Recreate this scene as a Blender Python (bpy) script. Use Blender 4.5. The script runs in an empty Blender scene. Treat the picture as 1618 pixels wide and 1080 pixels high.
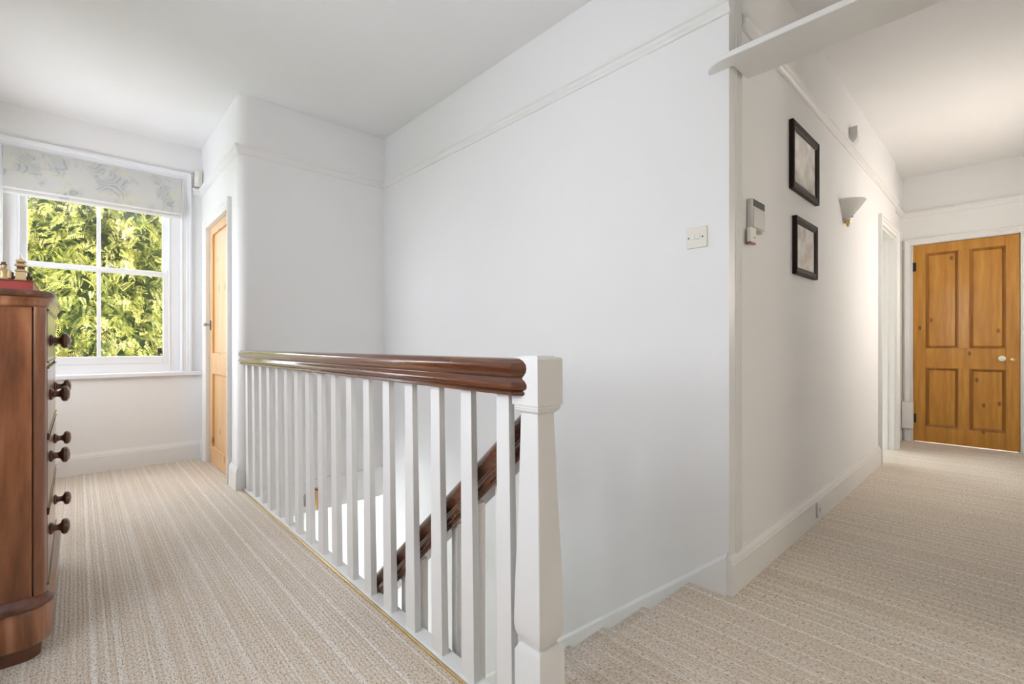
import bpy, math, random
import numpy as np
from mathutils import Vector
random.seed(7); rng = np.random.default_rng(7)
scn = bpy.context.scene
C = scn.collection
PI = math.pi

# ---------------------------------------------------------------- camera, world, light, exposure
# pixel frame 1618 x 1080: vanishing points (122,545) along +Y and (1605,545) along +X
EYE = 0.98
FPX = 739.494
cd = bpy.data.cameras.new('camera'); cam = bpy.data.objects.new('camera', cd); C.objects.link(cam)
cd.sensor_width = 36.0; cd.sensor_fit = 'HORIZONTAL'; cd.lens = FPX * 36.0 / 1618.0
cd.shift_y = 5.0 / 1618.0; cd.clip_start = 0.02; cd.clip_end = 200
cam.location = (0, 0, EYE)
cam.rotation_euler = (PI / 2, 0, -math.atan2(0.680625, 0.732632))
scn.camera = cam
scn.view_settings.view_transform = 'Standard'; scn.view_settings.look = 'None'
scn.view_settings.gamma = 1.0; scn.view_settings.use_curve_mapping = False
scn.view_settings.exposure = 0.72

SKY = 6.0
w = bpy.data.worlds.new('sky'); scn.world = w; w.use_nodes = True
bg = w.node_tree.nodes['Background']; bg.inputs[0].default_value = (.955, .965, 1.05, 1); bg.inputs[1].default_value = SKY
sd = bpy.data.lights.new('sun', 'SUN'); sd.energy = 14.0; sd.angle = math.radians(1.0); sd.color = (1, 0.95, 0.84)
sun = bpy.data.objects.new('sun', sd); C.objects.link(sun)
sun.rotation_euler = Vector((-0.60, 0.45, -0.66)).to_track_quat('-Z', 'Y').to_euler()

def portal(loc, direction, sx, sy):
    d = bpy.data.lights.new('sky_portal', 'AREA'); d.shape = 'RECTANGLE'; d.size = sx; d.size_y = sy
    d.cycles.is_portal = True
    o = bpy.data.objects.new('sky_portal', d); C.objects.link(o)
    o.location = loc; o.rotation_euler = Vector(direction).to_track_quat('-Z', 'Z' if abs(direction[2]) < .5 else 'Y').to_euler()
    return o

# ---------------------------------------------------------------- materials
def mat(name, base=(.8, .8, .8), rough=.5, metal=0.0, spec=None, coat=0.0):
    m = bpy.data.materials.new(name); m.use_nodes = True
    b = m.node_tree.nodes['Principled BSDF']
    b.inputs['Base Color'].default_value = (*base, 1); b.inputs['Roughness'].default_value = rough
    b.inputs['Metallic'].default_value = metal
    if spec is not None: b.inputs['Specular IOR Level'].default_value = spec
    if coat: b.inputs['Coat Weight'].default_value = coat; b.inputs['Coat Roughness'].default_value = .12
    return m
class NT:
    def __init__(s, m): s.t = m.node_tree; s.b = s.t.nodes.get('Principled BSDF')
    def n(s, typ, **kw):
        x = s.t.nodes.new(typ)
        for k, v in kw.items():
            if k.startswith('_'): setattr(x, k[1:], v)
            else: x.inputs[k.replace('__', ' ')].default_value = v
        return x
    def l(s, a, b): s.t.links.new(a, b)
    def ramp(s, stops, inter='LINEAR'):
        r = s.n('ShaderNodeValToRGB'); e = r.color_ramp; e.interpolation = inter
        while len(e.elements) < len(stops): e.elements.new(.5)
        for el, (p, c) in zip(e.elements, stops): el.position = p; el.color = (*c, 1)
        return r
    def mix(s, fac, a, b, mode='MIX'):
        x = s.t.nodes.new('ShaderNodeMix'); x.data_type = 'RGBA'; x.blend_type = mode
        for sock, v in ((x.inputs[0], fac), (x.inputs[6], a), (x.inputs[7], b)):
            if hasattr(v, 'is_output'): s.l(v, sock)
            elif isinstance(v, tuple): sock.default_value = (*v, 1)
            else: sock.default_value = v
        return x.outputs[2]
    def math(s, op, a, b=0.0):
        x = s.n('ShaderNodeMath', _operation=op)
        for i, v in enumerate((a, b)):
            if hasattr(v, 'is_output'): s.l(v, x.inputs[i])
            else: x.inputs[i].default_value = v
        return x.outputs[0]
    def coords(s, scale=(1, 1, 1), kind='pos'):
        if kind == 'pos': o = s.n('ShaderNodeNewGeometry').outputs['Position']
        else: o = s.n('ShaderNodeTexCoord').outputs['Object']
        mp = s.n('ShaderNodeMapping'); mp.inputs['Scale'].default_value = scale
        s.l(o, mp.inputs['Vector']); return mp.outputs[0]
    def noise(s, vec, scale, detail=3.0, rough=.55):
        x = s.n('ShaderNodeTexNoise', Scale=scale, Detail=detail, Roughness=rough); s.l(vec, x.inputs['Vector']); return x.outputs[0]
    def bump(s, h, strength, dist):
        x = s.n('ShaderNodeBump', Strength=strength, Distance=dist); s.l(h, x.inputs['Height']); s.l(x.outputs[0], s.b.inputs['Normal'])

def paint(name, col, rough=.75, bump=.05, sc=220):
    m = mat(name, col, rough); t = NT(m); p = t.coords()
    n1 = t.noise(p, 1.6, 2); r = t.ramp([(.3, tuple(c * .985 for c in col)), (.7, col)]); t.l(n1, r.inputs[0]); t.l(r.outputs[0], t.b.inputs['Base Color'])
    t.bump(t.noise(p, sc, 3), bump, .002)
    return m
M = {}
M['wall'] = paint('wall_emulsion', (.87, .866, .862), .8)
M['ceiling'] = paint('ceiling_emulsion', (.89, .887, .885), .85)
M['trim'] = paint('white_gloss_paint', (.85, .845, .83), .32, .03, 60)
M['baluster'] = paint('satin_white_paint', (.84, .835, .82), .38, .04, 60)
M['sash'] = paint('window_white_paint', (.84, .85, .87), .3, .02, 60)
M['plastic'] = mat('cream_plastic', (.80, .77, .68), .4)
M['whiteplastic'] = mat('white_plastic', (.83, .82, .80), .35)
M['brass'] = mat('polished_brass', (.78, .58, .26), .22, 1.0)
M['steel'] = mat('dull_steel', (.42, .42, .42), .35, 1.0)
M['dark'] = mat('dark_iron', (.035, .03, .028), .45, .3)
M['grey'] = mat('grey_plastic', (.62, .615, .575), .4)
M['lcd'] = mat('lcd_black', (.03, .034, .03), .12)
M['red'] = mat('red_lens', (.25, .03, .02), .3)
M['blackframe'] = mat('dark_wood_frame', (.022, .013, .010), .5, 0, .15)
M['ceramic'] = mat('cream_ceramic', (.85, .80, .66), .12, 0, .6)

def carpet():
    m = mat('beige_striped_carpet', (.5, .45, .38), .95, 0, .1); t = NT(m)
    pos = t.coords()
    sx = t.n('ShaderNodeSeparateXYZ'); t.l(pos, sx.inputs[0])
    wob = t.noise(t.coords((2.5, 5, 2.5)), 1.0, 2)
    xw = t.math('ADD', sx.outputs[0], t.math('MULTIPLY', wob, .006))
    # cream ribs of uneven spacing: two rows of thin lines, jittered and of varying strength
    def rib(period, off, wid, jit):
        jn = t.n('ShaderNodeTexNoise', _noise_dimensions='1D', Scale=9.0, Detail=1.0); t.l(t.math('ADD', xw, off * 3.7), jn.inputs['W'])
        ph = t.math('FRACT', t.math('ADD', t.math('ADD', t.math('DIVIDE', xw, period), t.math('MULTIPLY', jn.outputs[0], jit)), off))
        r_ = t.ramp([(.5 - wid, (0, 0, 0)), (.5 - wid * .5, (1, 1, 1)), (.5 + wid * .5, (1, 1, 1)), (.5 + wid, (0, 0, 0))]); t.l(ph, r_.inputs[0])
        st_ = t.n('ShaderNodeTexNoise', _noise_dimensions='1D', Scale=19.0, Detail=1.0); t.l(t.math('ADD', xw, off * 11.3), st_.inputs['W'])
        sr_ = t.ramp([(.36, (.12, .12, .12)), (.6, (1, 1, 1))]); t.l(st_.outputs[0], sr_.inputs[0])
        return t.math('MULTIPLY', r_.outputs[0], sr_.outputs[0])
    lines = t.math('MAXIMUM', rib(.055, .0, .12, 1.2), t.math('MULTIPLY', rib(.041, .41, .13, 1.5), .75))
    br = t.noise(t.coords((160, 22, 60)), 1.0, 2); brr = t.ramp([(.30, (.25, .25, .25)), (.5, (1, 1, 1))]); t.l(br, brr.inputs[0])
    lines = t.math('MULTIPLY', lines, brr.outputs[0])
    # fine loop rows
    saw = t.math('SINE', t.math('MULTIPLY', xw, 2 * PI / .0125))
    saw = t.math('ADD', t.math('MULTIPLY', saw, .5), .5)
    sp = t.noise(t.coords((230, 95, 230)), 1.0, 4, .75)
    spk = t.ramp([(.37, (0, 0, 0)), (.50, (1, 1, 1))]); t.l(sp, spk.inputs[0])
    patch = t.noise(t.coords((9, 1.3, 3)), 1.0, 3)
    pr = t.ramp([(.35, (.76, .655, .535)), (.65, (.83, .74, .63))]); t.l(patch, pr.inputs[0])
    base = t.mix(t.math('MULTIPLY', lines, .82), pr.outputs[0], (.92, .885, .83))
    base = t.mix(t.math('MULTIPLY', t.math('MULTIPLY', saw, t.math('SUBTRACT', 1.0, lines)), .22), base, (.36, .27, .185))
    fin = t.mix(spk.outputs[0], (.13, .08, .045), base)
    fin = t.mix(.80, base, fin)
    t.l(fin, t.b.inputs['Base Color'])
    h = t.math('ADD', t.math('MULTIPLY', saw, -.5), sp)
    t.bump(h, .5, .004)
    t.b.inputs['Sheen Weight'].default_value = .15
    return m
M['carpet'] = carpet()

def wood(name, stops, grain=(30, 30, 2.2), rough=.4, knots=False, coat=0.0, warp=.25):
    m = mat(name, stops[0][1], rough, coat=coat); t = NT(m)
    v = t.coords(grain, 'obj')
    big = t.noise(t.coords(tuple(g * .12 for g in grain), 'obj'), 1.0, 3)
    vm = t.n('ShaderNodeVectorMath', _operation='SCALE'); t.l(v, vm.inputs[0]); vm.inputs['Scale'].default_value = 1.0
    add = t.n('ShaderNodeVectorMath', _operation='ADD'); t.l(vm.outputs[0], add.inputs[0])
    cmb = t.n('ShaderNodeCombineXYZ'); 
    for i in range(3): t.l(t.math('MULTIPLY', big, warp * 6), cmb.inputs[i])
    t.l(cmb.outputs[0], add.inputs[1])
    n1 = t.noise(add.outputs[0], 1.0, 6, .62)
    mixn = t.math('ADD', t.math('MULTIPLY', n1, .62), t.math('MULTIPLY', big, .38))
    r = t.ramp(stops); t.l(mixn, r.inputs[0]); col = r.outputs[0]
    if knots:
        sx = t.n('ShaderNodeSeparateXYZ'); t.l(t.coords(knots, 'obj'), sx.inputs[0]); cb_ = t.n('ShaderNodeCombineXYZ'); t.l(sx.outputs[1], cb_.inputs[0]); t.l(sx.outputs[2], cb_.inputs[1])
        rnd = t.n('ShaderNodeObjectInfo').outputs['Random']; t.l(t.math('MULTIPLY', rnd, 37.0), cb_.inputs[2])
        vo = t.n('ShaderNodeTexVoronoi', _voronoi_dimensions='2D', Scale=1.0, Randomness=1.0)
        of = t.n('ShaderNodeVectorMath', _operation='ADD'); t.l(cb_.outputs[0], of.inputs[0]); c2 = t.n('ShaderNodeCombineXYZ'); t.l(t.math('MULTIPLY', rnd, 37.0), c2.inputs[0]); t.l(t.math('MULTIPLY', rnd, 91.0), c2.inputs[1]); t.l(c2.outputs[0], of.inputs[1])
        t.l(of.outputs[0], vo.inputs['Vector'])
        kr = t.ramp([(.022, (1, 1, 1)), (.06, (0, 0, 0))]); t.l(vo.outputs['Distance'], kr.inputs[0])
        col = t.mix(t.math('MULTIPLY', kr.outputs[0], .8), col, tuple(c * .28 for c in stops[0][1]))
    t.l(col, t.b.inputs['Base Color'])
    t.bump(n1, .12, .002)
    return m
M['pine'] = wood('honey_pine', [(.3, (.34, .125, .012)), (.5, (.54, .245, .028)), (.7, (.70, .38, .065))], (22, 22, 2.0), .34, (3.6, 3.6, 2.0), .25)
M['pinedark'] = wood('waxed_pine_moulding', [(.3, (.19, .066, .008)), (.5, (.33, .13, .017)), (.7, (.46, .20, .032))], (22, 22, 2.0), .3, False, .25)
M['palepine'] = wood('pale_pine', [(.3, (.62, .33, .12)), (.5, (.74, .45, .19)), (.7, (.82, .56, .29))], (24, 24, 1.6), .38, (3, 3, 1.4), .2)
M['mahogany'] = wood('dark_polished_handrail_wood', [(.3, (.045, .014, .006)), (.5, (.11, .035, .014)), (.72, (.22, .083, .034))], (40, 2.0, 40), .13, False, 1.0)
M['chest'] = wood('old_mahogany_veneer', [(.40, (.06, .018, .008)), (.47, (.20, .067, .025)), (.53, (.31, .118, .048)), (.61, (.50, .24, .13))], (9, 9, .9), .28, False, .5, 1.1)
M['chestdark'] = wood('dark_mahogany', [(.3, (.06, .018, .009)), (.5, (.14, .048, .024)), (.72, (.26, .10, .055))], (14, 14, 4), .25, False, .4)
M['redlacquer'] = mat('red_lacquer', (.36, .055, .05), .35)
M['gold'] = mat('aged_gold', (.62, .47, .25), .38, .55)

def glass():
    m = bpy.data.materials.new('window_glass'); m.use_nodes = True; nt = m.node_tree; nt.nodes.clear()
    o = nt.nodes.new('ShaderNodeOutputMaterial'); mx = nt.nodes.new('ShaderNodeMixShader'); tr = nt.nodes.new('ShaderNodeBsdfTransparent'); gl = nt.nodes.new('ShaderNodeBsdfGlossy')
    gl.inputs['Roughness'].default_value = .02; mx.inputs[0].default_value = .05; tr.inputs[0].default_value = (.97, .985, .98, 1)
    nt.links.new(tr.outputs[0], mx.inputs[1]); nt.links.new(gl.outputs[0], mx.inputs[2]); nt.links.new(mx.outputs[0], o.inputs[0])
    return m
M['glass'] = glass()

def blind():
    m = mat('floral_blind_fabric', (.7, .7, .66), .9, 0, .1); t = NT(m); p = t.coords((1, 1, 1))
    dn = t.n('ShaderNodeTexNoise', Scale=3.5, Detail=2.0); t.l(p, dn.inputs['Vector'])
    dv = t.n('ShaderNodeVectorMath', _operation='SCALE'); t.l(dn.outputs[1], dv.inputs[0]); dv.inputs['Scale'].default_value = .35
    ad = t.n('ShaderNodeVectorMath', _operation='ADD'); t.l(p, ad.inputs[0]); t.l(dv.outputs[0], ad.inputs[1])
    vo = t.n('ShaderNodeTexVoronoi', Scale=5.2); t.l(ad.outputs[0], vo.inputs['Vector'])
    rg = t.math('SINE', t.math('MULTIPLY', vo.outputs['Distance'], 46.0))
    r1 = t.ramp([(.55, (0, 0, 0)), (.8, (1, 1, 1))]); t.l(rg, r1.inputs[0])
    n = t.noise(p, 6.5, 3); r2 = t.ramp([(.50, (0, 0, 0)), (.60, (1, 1, 1))]); t.l(n, r2.inputs[0])
    n3 = t.noise(t.coords((1, 1, 1.7)), 4.3, 3); r3 = t.ramp([(.52, (0, 0, 0)), (.66, (1, 1, 1))]); t.l(n3, r3.inputs[0])
    c = t.mix(t.math('MULTIPLY', r3.outputs[0], .7), (.74, .735, .715), (.79, .76, .62))
    c = t.mix(t.math('MULTIPLY', r2.outputs[0], .30), c, (.44, .49, .505))
    c = t.mix(t.math('MULTIPLY', t.math('MULTIPLY', r1.outputs[0], r2.outputs[0]), .5), c, (.36, .40, .42))
    t.l(c, t.b.inputs['Base Color'])
    t.b.inputs['Transmission Weight'].default_value = 0
    # thin cloth lets some daylight through
    tl = t.n('ShaderNodeBsdfTranslucent'); t.l(c, tl.inputs[0]); mx = t.n('ShaderNodeMixShader', Fac=.18)
    o = t.t.nodes['Material Output']; t.l(t.b.outputs[0], mx.inputs[1]); t.l(tl.outputs[0], mx.inputs[2]); t.l(mx.outputs[0], o.inputs[0])
    return m
M['blind'] = blind()

def frosted():
    m = mat('frosted_glass_shade', (.93, .92, .90), .35); t = NT(m)
    tl = t.n('ShaderNodeBsdfTranslucent'); tl.inputs[0].default_value = (.95, .94, .92, 1); mx = t.n('ShaderNodeMixShader', Fac=.6)
    o = t.t.nodes['Material Output']; t.l(t.b.outputs[0], mx.inputs[1]); t.l(tl.outputs[0], mx.inputs[2]); t.l(mx.outputs[0], o.inputs[0])
    return m
M['lining'] = mat('blind_lining', (.85, .85, .83), .9, 0, .1)
M['frosted'] = frosted()

def obscured():
    m = bpy.data.materials.new('obscured_glass'); m.use_nodes = True; nt = m.node_tree; nt.nodes.clear()
    o = nt.nodes.new('ShaderNodeOutputMaterial'); tl = nt.nodes.new('ShaderNodeBsdfTranslucent'); tl.inputs[0].default_value = (.9, .92, .92, 1)
    nt.links.new(tl.outputs[0], o.inputs[0]); return m
M['obscured'] = obscured()
def warm_sheet():  # tinted sheet added over two windows to warm the daylight in the hall
    m = bpy.data.materials.new('warm_light_sheet'); m.use_nodes = True; nt = m.node_tree; nt.nodes.clear()
    o = nt.nodes.new('ShaderNodeOutputMaterial'); tl = nt.nodes.new('ShaderNodeBsdfTranslucent'); tl.inputs[0].default_value = (.95, .88, .79, 1)
    tr = nt.nodes.new('ShaderNodeBsdfTransparent'); tr.inputs[0].default_value = (1, .95, .88, 1); mx = nt.nodes.new('ShaderNodeMixShader'); mx.inputs[0].default_value = .45
    nt.links.new(tl.outputs[0], mx.inputs[1]); nt.links.new(tr.outputs[0], mx.inputs[2]); nt.links.new(mx.outputs[0], o.inputs[0]); return m
M['warm_sheet'] = warm_sheet()
def leaf():
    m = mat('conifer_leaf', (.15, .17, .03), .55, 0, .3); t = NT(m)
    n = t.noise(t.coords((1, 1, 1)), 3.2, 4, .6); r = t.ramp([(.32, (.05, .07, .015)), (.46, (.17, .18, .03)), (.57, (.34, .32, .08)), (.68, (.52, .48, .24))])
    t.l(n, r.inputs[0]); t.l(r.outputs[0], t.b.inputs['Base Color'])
    tl = t.n('ShaderNodeBsdfTranslucent'); t.l(r.outputs[0], tl.inputs[0]); mx = t.n('ShaderNodeMixShader', Fac=.25)
    o = t.t.nodes['Material Output']; t.l(t.b.outputs[0], mx.inputs[1]); t.l(tl.outputs[0], mx.inputs[2]); t.l(mx.outputs[0], o.inputs[0])
    return m
M['leaf'] = leaf()
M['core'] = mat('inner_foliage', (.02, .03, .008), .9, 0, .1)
M['bark'] = mat('bark', (.09, .06, .04), .9)
M['lawn'] = paint('lawn', (.07, .12, .03), .95, .4, 40)

def print_mat(name, tint, dark):
    m = mat(name, tint, .25); t = NT(m); p = t.coords((1, 1, 1))
    n = t.noise(p, 9, 5, .6); r = t.ramp([(.35, dark), (.5, tuple((a + b) / 2 for a, b in zip(tint, dark))), (.68, tint)]); t.l(n, r.inputs[0]); t.l(r.outputs[0], t.b.inputs['Base Color'])
    t.b.inputs['Coat Weight'].default_value = .6; t.b.inputs['Coat Roughness'].default_value = .03
    return m
M['print1'] = print_mat('faded_engraving', (.66, .62, .57), (.30, .24, .19))
M['print2'] = print_mat('pale_print', (.70, .66, .60), (.36, .29, .22))

# ---------------------------------------------------------------- mesh helpers
class MB:
    def __init__(s): s.v = []; s.f = []
    def add(s, vs, fs):
        o = len(s.v); s.v += [tuple(v) for v in vs]; s.f += [tuple(i + o for i in f) for f in fs]; return s
    def box(s, x0, x1, y0, y1, z0, z1):
        x0, x1 = sorted((x0, x1)); y0, y1 = sorted((y0, y1)); z0, z1 = sorted((z0, z1))
        return s.add([(x, y, z) for z in (z0, z1) for y in (y0, y1) for x in (x0, x1)],
                     [(0, 2, 3, 1), (4, 5, 7, 6), (0, 1, 5, 4), (2, 6, 7, 3), (0, 4, 6, 2), (1, 3, 7, 5)])
    def loft(s, rings, cap=True):
        n = len(rings[0]); o = len(s.v)
        for r in rings: s.v += [tuple(p) for p in r]
        for k in range(len(rings) - 1):
            a, b = o + k * n, o + (k + 1) * n
            for i in range(n): j = (i + 1) % n; s.f.append((a + i, a + j, b + j, b + i))
        if cap: s.f.append(tuple(o + i for i in reversed(range(n)))); s.f.append(tuple(o + (len(rings) - 1) * n + i for i in range(n)))
        return s
    def prism(s, poly, axis, a, b):
        def P(p, t): return {'z': (p[0], p[1], t), 'x': (t, p[0], p[1]), 'y': (p[0], t, p[1])}[axis]
        return s.loft([[P(p, a) for p in poly], [P(p, b) for p in poly]])
    def lathe(s, prof, origin, axis='z', seg=20, sign=1, arc=(0, 2 * PI), closed=True):
        rings = []
        for r, t in prof:
            ring = []
            for i in range(seg if closed else seg + 1):
                a = arc[0] + (arc[1] - arc[0]) * i / seg; c, d = r * math.cos(a), r * math.sin(a)
                q = {'z': (c, d, t * sign), 'x': (t * sign, c, d), 'y': (c, t * sign, d)}[axis]
                ring.append((origin[0] + q[0], origin[1] + q[1], origin[2] + q[2]))
            rings.append(ring)
        if closed: return s.loft(rings)
        n = seg + 1; o = len(s.v)
        for r in rings: s.v += r
        for k in range(len(rings) - 1):
            for i in range(seg): s.f.append((o + k * n + i, o + k * n + i + 1, o + (k + 1) * n + i + 1, o + (k + 1) * n + i))
        return s
    def sweep(s, prof, path, close_ends=True):
        """profile (side offset to the left of travel, height) along a plan/space polyline, mitred in plan"""
        rings = []
        P = [Vector(p) for p in path]
        for i, p in enumerate(P):
            d0 = (P[i] - P[i - 1]).normalized() if i else None; d1 = (P[i + 1] - P[i]).normalized() if i < len(P) - 1 else None
            def nrm(d): q = Vector((-d.y, d.x, 0)); return q.normalized()
            if d0 is None: n = nrm(d1); k = 1
            elif d1 is None: n = nrm(d0); k = 1
            else:
                n = nrm(d0) + nrm(d1); n.normalize(); k = 1 / max(.2, n.dot(nrm(d0)))
            rings.append([(p.x + n.x * a * k, p.y + n.y * a * k, p.z + b) for a, b in prof])
        return s.loft(rings, close_ends)
    def build(s, name, m, parent=None, smooth=False, bevel=0.0, seg=2, angle=40):
        me = bpy.data.meshes.new(name); me.from_pydata(s.v, [], s.f); me.update()
        import bmesh
        b = bmesh.new(); b.from_mesh(me); bmesh.ops.recalc_face_normals(b, faces=b.faces); b.to_mesh(me); b.free()
        me.materials.append(M[m] if isinstance(m, str) else m)
        o = bpy.data.objects.new(name, me); C.objects.link(o)
        if parent: o.parent = parent
        if bevel:
            md = o.modifiers.new('edges', 'BEVEL'); md.width = bevel; md.segments = seg; md.limit_method = 'ANGLE'; md.angle_limit = math.radians(30); md.harden_normals = True
        if smooth or bevel:
            for p in me.polygons: p.use_smooth = True
            me.set_sharp_from_angle(angle=math.radians(angle)) if smooth and not bevel else None
        return o
def tag(o, label, cat=None, group=None, kind=None):
    o['label'] = label
    if cat: o['category'] = cat
    if group: o['group'] = group
    if kind: o['kind'] = kind
    return o
def empty(name, loc=(0, 0, 0)):
    o = bpy.data.objects.new(name, None); C.objects.link(o); o.location = loc; o.empty_display_size = .1; return o
class Thing:
    """an empty at the base of a thing; parts are given in world coordinates"""
    def __init__(s, name, loc, label, cat, group=None, kind=None):
        s.o = empty(name, loc); s.loc = Vector(loc); tag(s.o, label, cat, group, kind)
    def part(s, mb, name, m, parent=None, **kw):
        base = s.loc if parent is None else Vector(parent['base'])
        org = kw.pop('origin', None)
        c = Vector(org) if org else Vector(mb.v[0])
        me_v = [tuple(Vector(v) - c) for v in mb.v]; mb.v = me_v
        o = mb.build(name, m, parent or s.o, **kw); o.location = c - base; o['base'] = tuple(c)
        return o
def copy_part(o, parent, delta):
    c = o.copy(); C.objects.link(c); c.parent = parent; c.location = o.location + Vector(delta); return c
def struct(name, mb, m, label, cat, **kw):
    return tag(mb.build(name, m, **kw), label, cat, kind='structure')
def rrect(x0, x1, y0, y1, r, n=6, corners='1111'):
    out = []
    for (cx, cy, a0), on in zip(((x1 - r, y1 - r, 0), (x0 + r, y1 - r, PI / 2), (x0 + r, y0 + r, PI), (x1 - r, y0 + r, 1.5 * PI)), corners):
        if on == '1': out += [(cx + r * math.cos(a0 + i * PI / 2 / n), cy + r * math.sin(a0 + i * PI / 2 / n)) for i in range(n + 1)]
        else: out.append((cx + r * math.copysign(1, math.cos(a0 + .7)), cy + r * math.copysign(1, math.sin(a0 + .7))))
    return out

# ---------------------------------------------------------------- the shell
H = 2.69; XL = -.62; YW = 4.84; XC = .80; YS = 3.58; XB = 1.87; YH = .77; XE = 6.25; YR = -.48; YB = -2.3; ZG = -2.62
FT = -.25
fl = MB()
fl.box(XL, .825, YB, YW, FT, 0); fl.box(.825, XB, YB, .880, FT, 0); fl.box(XB, XE + .15, YR, YH + .03, FT, 0); fl.box(XB, 2.2, YB, YR, FT, 0)
fl.box(.825, XB, YS + .125, YW, FT, 0); fl.box(2.3, 7.6, YH + .03, 2.9, FT, 0)
struct('floor', fl, 'carpet', 'beige striped carpet covering the landing and the hall', 'floor')
struct('ceiling', MB().box(XL - .3, 7.8, YB - .3, YW + .3, H, H + .2), 'ceiling', 'smooth white ceiling over the landing', 'ceiling')

def wall_hole(mb, plane, t0, t1, a0, a1, z0, z1, holes):
    """wall slab; plane 'x' or 'y', thickness t0..t1, run a0..a1; holes (a,b,zlo,zhi) sorted, not overlapping in run"""
    def bx(a, b, lo, hi):
        if b - a < 1e-4 or hi - lo < 1e-4: return
        mb.box(t0, t1, a, b, lo, hi) if plane == 'x' else mb.box(a, b, t0, t1, lo, hi)
    c = a0
    for (a, b, lo, hi) in sorted(holes): bx(c, a, z0, z1); bx(a, b, z0, lo); bx(a, b, hi, z1); c = b
    bx(c, a1, z0, z1); return mb
WX0, WX1, WZ0, WZ1 = -.39, .652, .76, 2.39         # window box opening
struct('wall_window', wall_hole(MB(), 'y', YW, YW + .3, XL - .3, XC + .3, FT, H, [(WX0, WX1, WZ0, WZ1)]), 'wall', 'white wall around the sash window', 'wall')
LW = [(3.45, 4.5, .95, 2.05), (.6, 1.8, .9, 2.2)]
struct('wall_left', wall_hole(MB(), 'x', XL - .3, XL, YB - .3, YW, FT, H, LW), 'wall', 'white wall behind the mahogany chest of drawers', 'wall')
# cupboard wall with a rounded corner at the stairwell
DY0, DY1, DZ = 3.85, 4.60, 1.955
cw = wall_hole(MB(), 'x', XC, XC + .1, YS + .06, YW, 0, H, [(DY0, DY1, 0, DZ)])
struct('wall_cupboard', cw, 'wall', 'white wall with the pale pine cupboard door', 'wall')
sw = MB()
r = .06
arc = [(XC + r - r * math.cos(a), YS + r - r * math.sin(a)) for a in [i * PI / 2 / 8 for i in range(9)]]
sw.prism(arc + [(XB, YS), (XB, YS + .12), (XC + .1, YS + .12), (XC + .1, YS + r), ], 'z', FT, H)
struct('wall_stairwell', sw, 'wall', 'white end wall of the stairwell with a rounded corner', 'wall', smooth=True)
struct('wall_stair_side', MB().box(XB, XB + .12, YH, YW, ZG, H), 'wall', 'long white wall beside the stairs with a light switch', 'wall')
hw = wall_hole(MB(), 'y', YH, YH + .12, XB + .12, 5.64, 0, H, [(4.90, 5.607, 0, 1.985)])
hw.box(5.64, XE + .12, YH + .03, YH + .15, 0, H)
struct('wall_hall', hw, 'wall', 'white hall wall hung with two framed pictures', 'wall')
EY0, EY1, EZ = -.03, .715, 1.995
struct('wall_end', wall_hole(MB(), 'x', XE, XE + .12, YR - .1, YH + .03, 0, H, [(EY0, EY1, 0, EZ)]), 'wall', 'white end wall of the hall around the honey pine door', 'wall')
struct('wall_right', wall_hole(MB(), 'y', YR - .3, YR, 2.2, XE, FT, H, [(4.1, 5.5, 1.05, 2.1)]).box(2.2, 2.32, YB, YR - .3, FT, H), 'wall', 'white wall along the right of the hall', 'wall')
struct('wall_back', wall_hole(MB(), 'y', YB - .3, YB, XL - .3, 2.32, FT, H, [(1.3, 2.1, 1.0, 2.25)]), 'wall', 'plain white wall behind the landing', 'wall')
# room beyond the side doorway
sr = MB()
sr.box(2.3, 2.42, YH + .12, 2.9, 0, H); sr.box(7.5, 7.62, YH + .0, 2.9, 0, H); sr.box(XE + .12, 7.5, YH + .0, YH + .12, 0, H)
wall_hole(sr, 'y', 2.9, 3.2, 2.3, 7.62, FT, H, [(3.4, 6.8, .2, 2.5)])
struct('wall_side_room', sr, 'wall', 'bright white walls of the room beyond the side doorway', 'wall')
struct('wall_far_room', MB().box(8.6, 8.7, -1.6, YH, 0, H).box(XE + .12, 8.6, -1.7, -1.6, 0, H).box(XE + .12, 8.6, -1.6, YH, FT, 0), 'wall', 'white walls of the room behind the honey pine door', 'wall')
# the storey below
lo = MB()
wall_hole(lo, 'y', YW, YW + .3, XL - .3, 3.3, ZG, FT, [(-.4, 1.8, -2.2, -.70)])
wall_hole(lo, 'x', XL - .3, XL, YB, YW, ZG, FT, [(2.8, 4.65, -2.15, -.5)]); lo.box(XL, 3.3, .2, .32, ZG, FT); lo.box(3.2, 3.3, .32, YW, ZG, FT);
struct('wall_downstairs', lo, 'wall', 'white walls of the hall below the stairs', 'wall')
struct('floor_downstairs', MB().box(XL - .3, 3.3, .2, YW + .3, ZG - .2, ZG), 'carpet', 'carpeted floor at the foot of the stairs', 'floor')

# fascia where the upper floor meets the stairwell
struct('trim_1', MB().box(XC + .05, XB, YS - .012, YS + .01, FT - .01, -.03).box(XC + .05, XB, YS - .02, YS + .01, -.045, -.022), 'trim', 'painted floor edge band below the stairwell wall', 'trim', bevel=.003)

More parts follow.
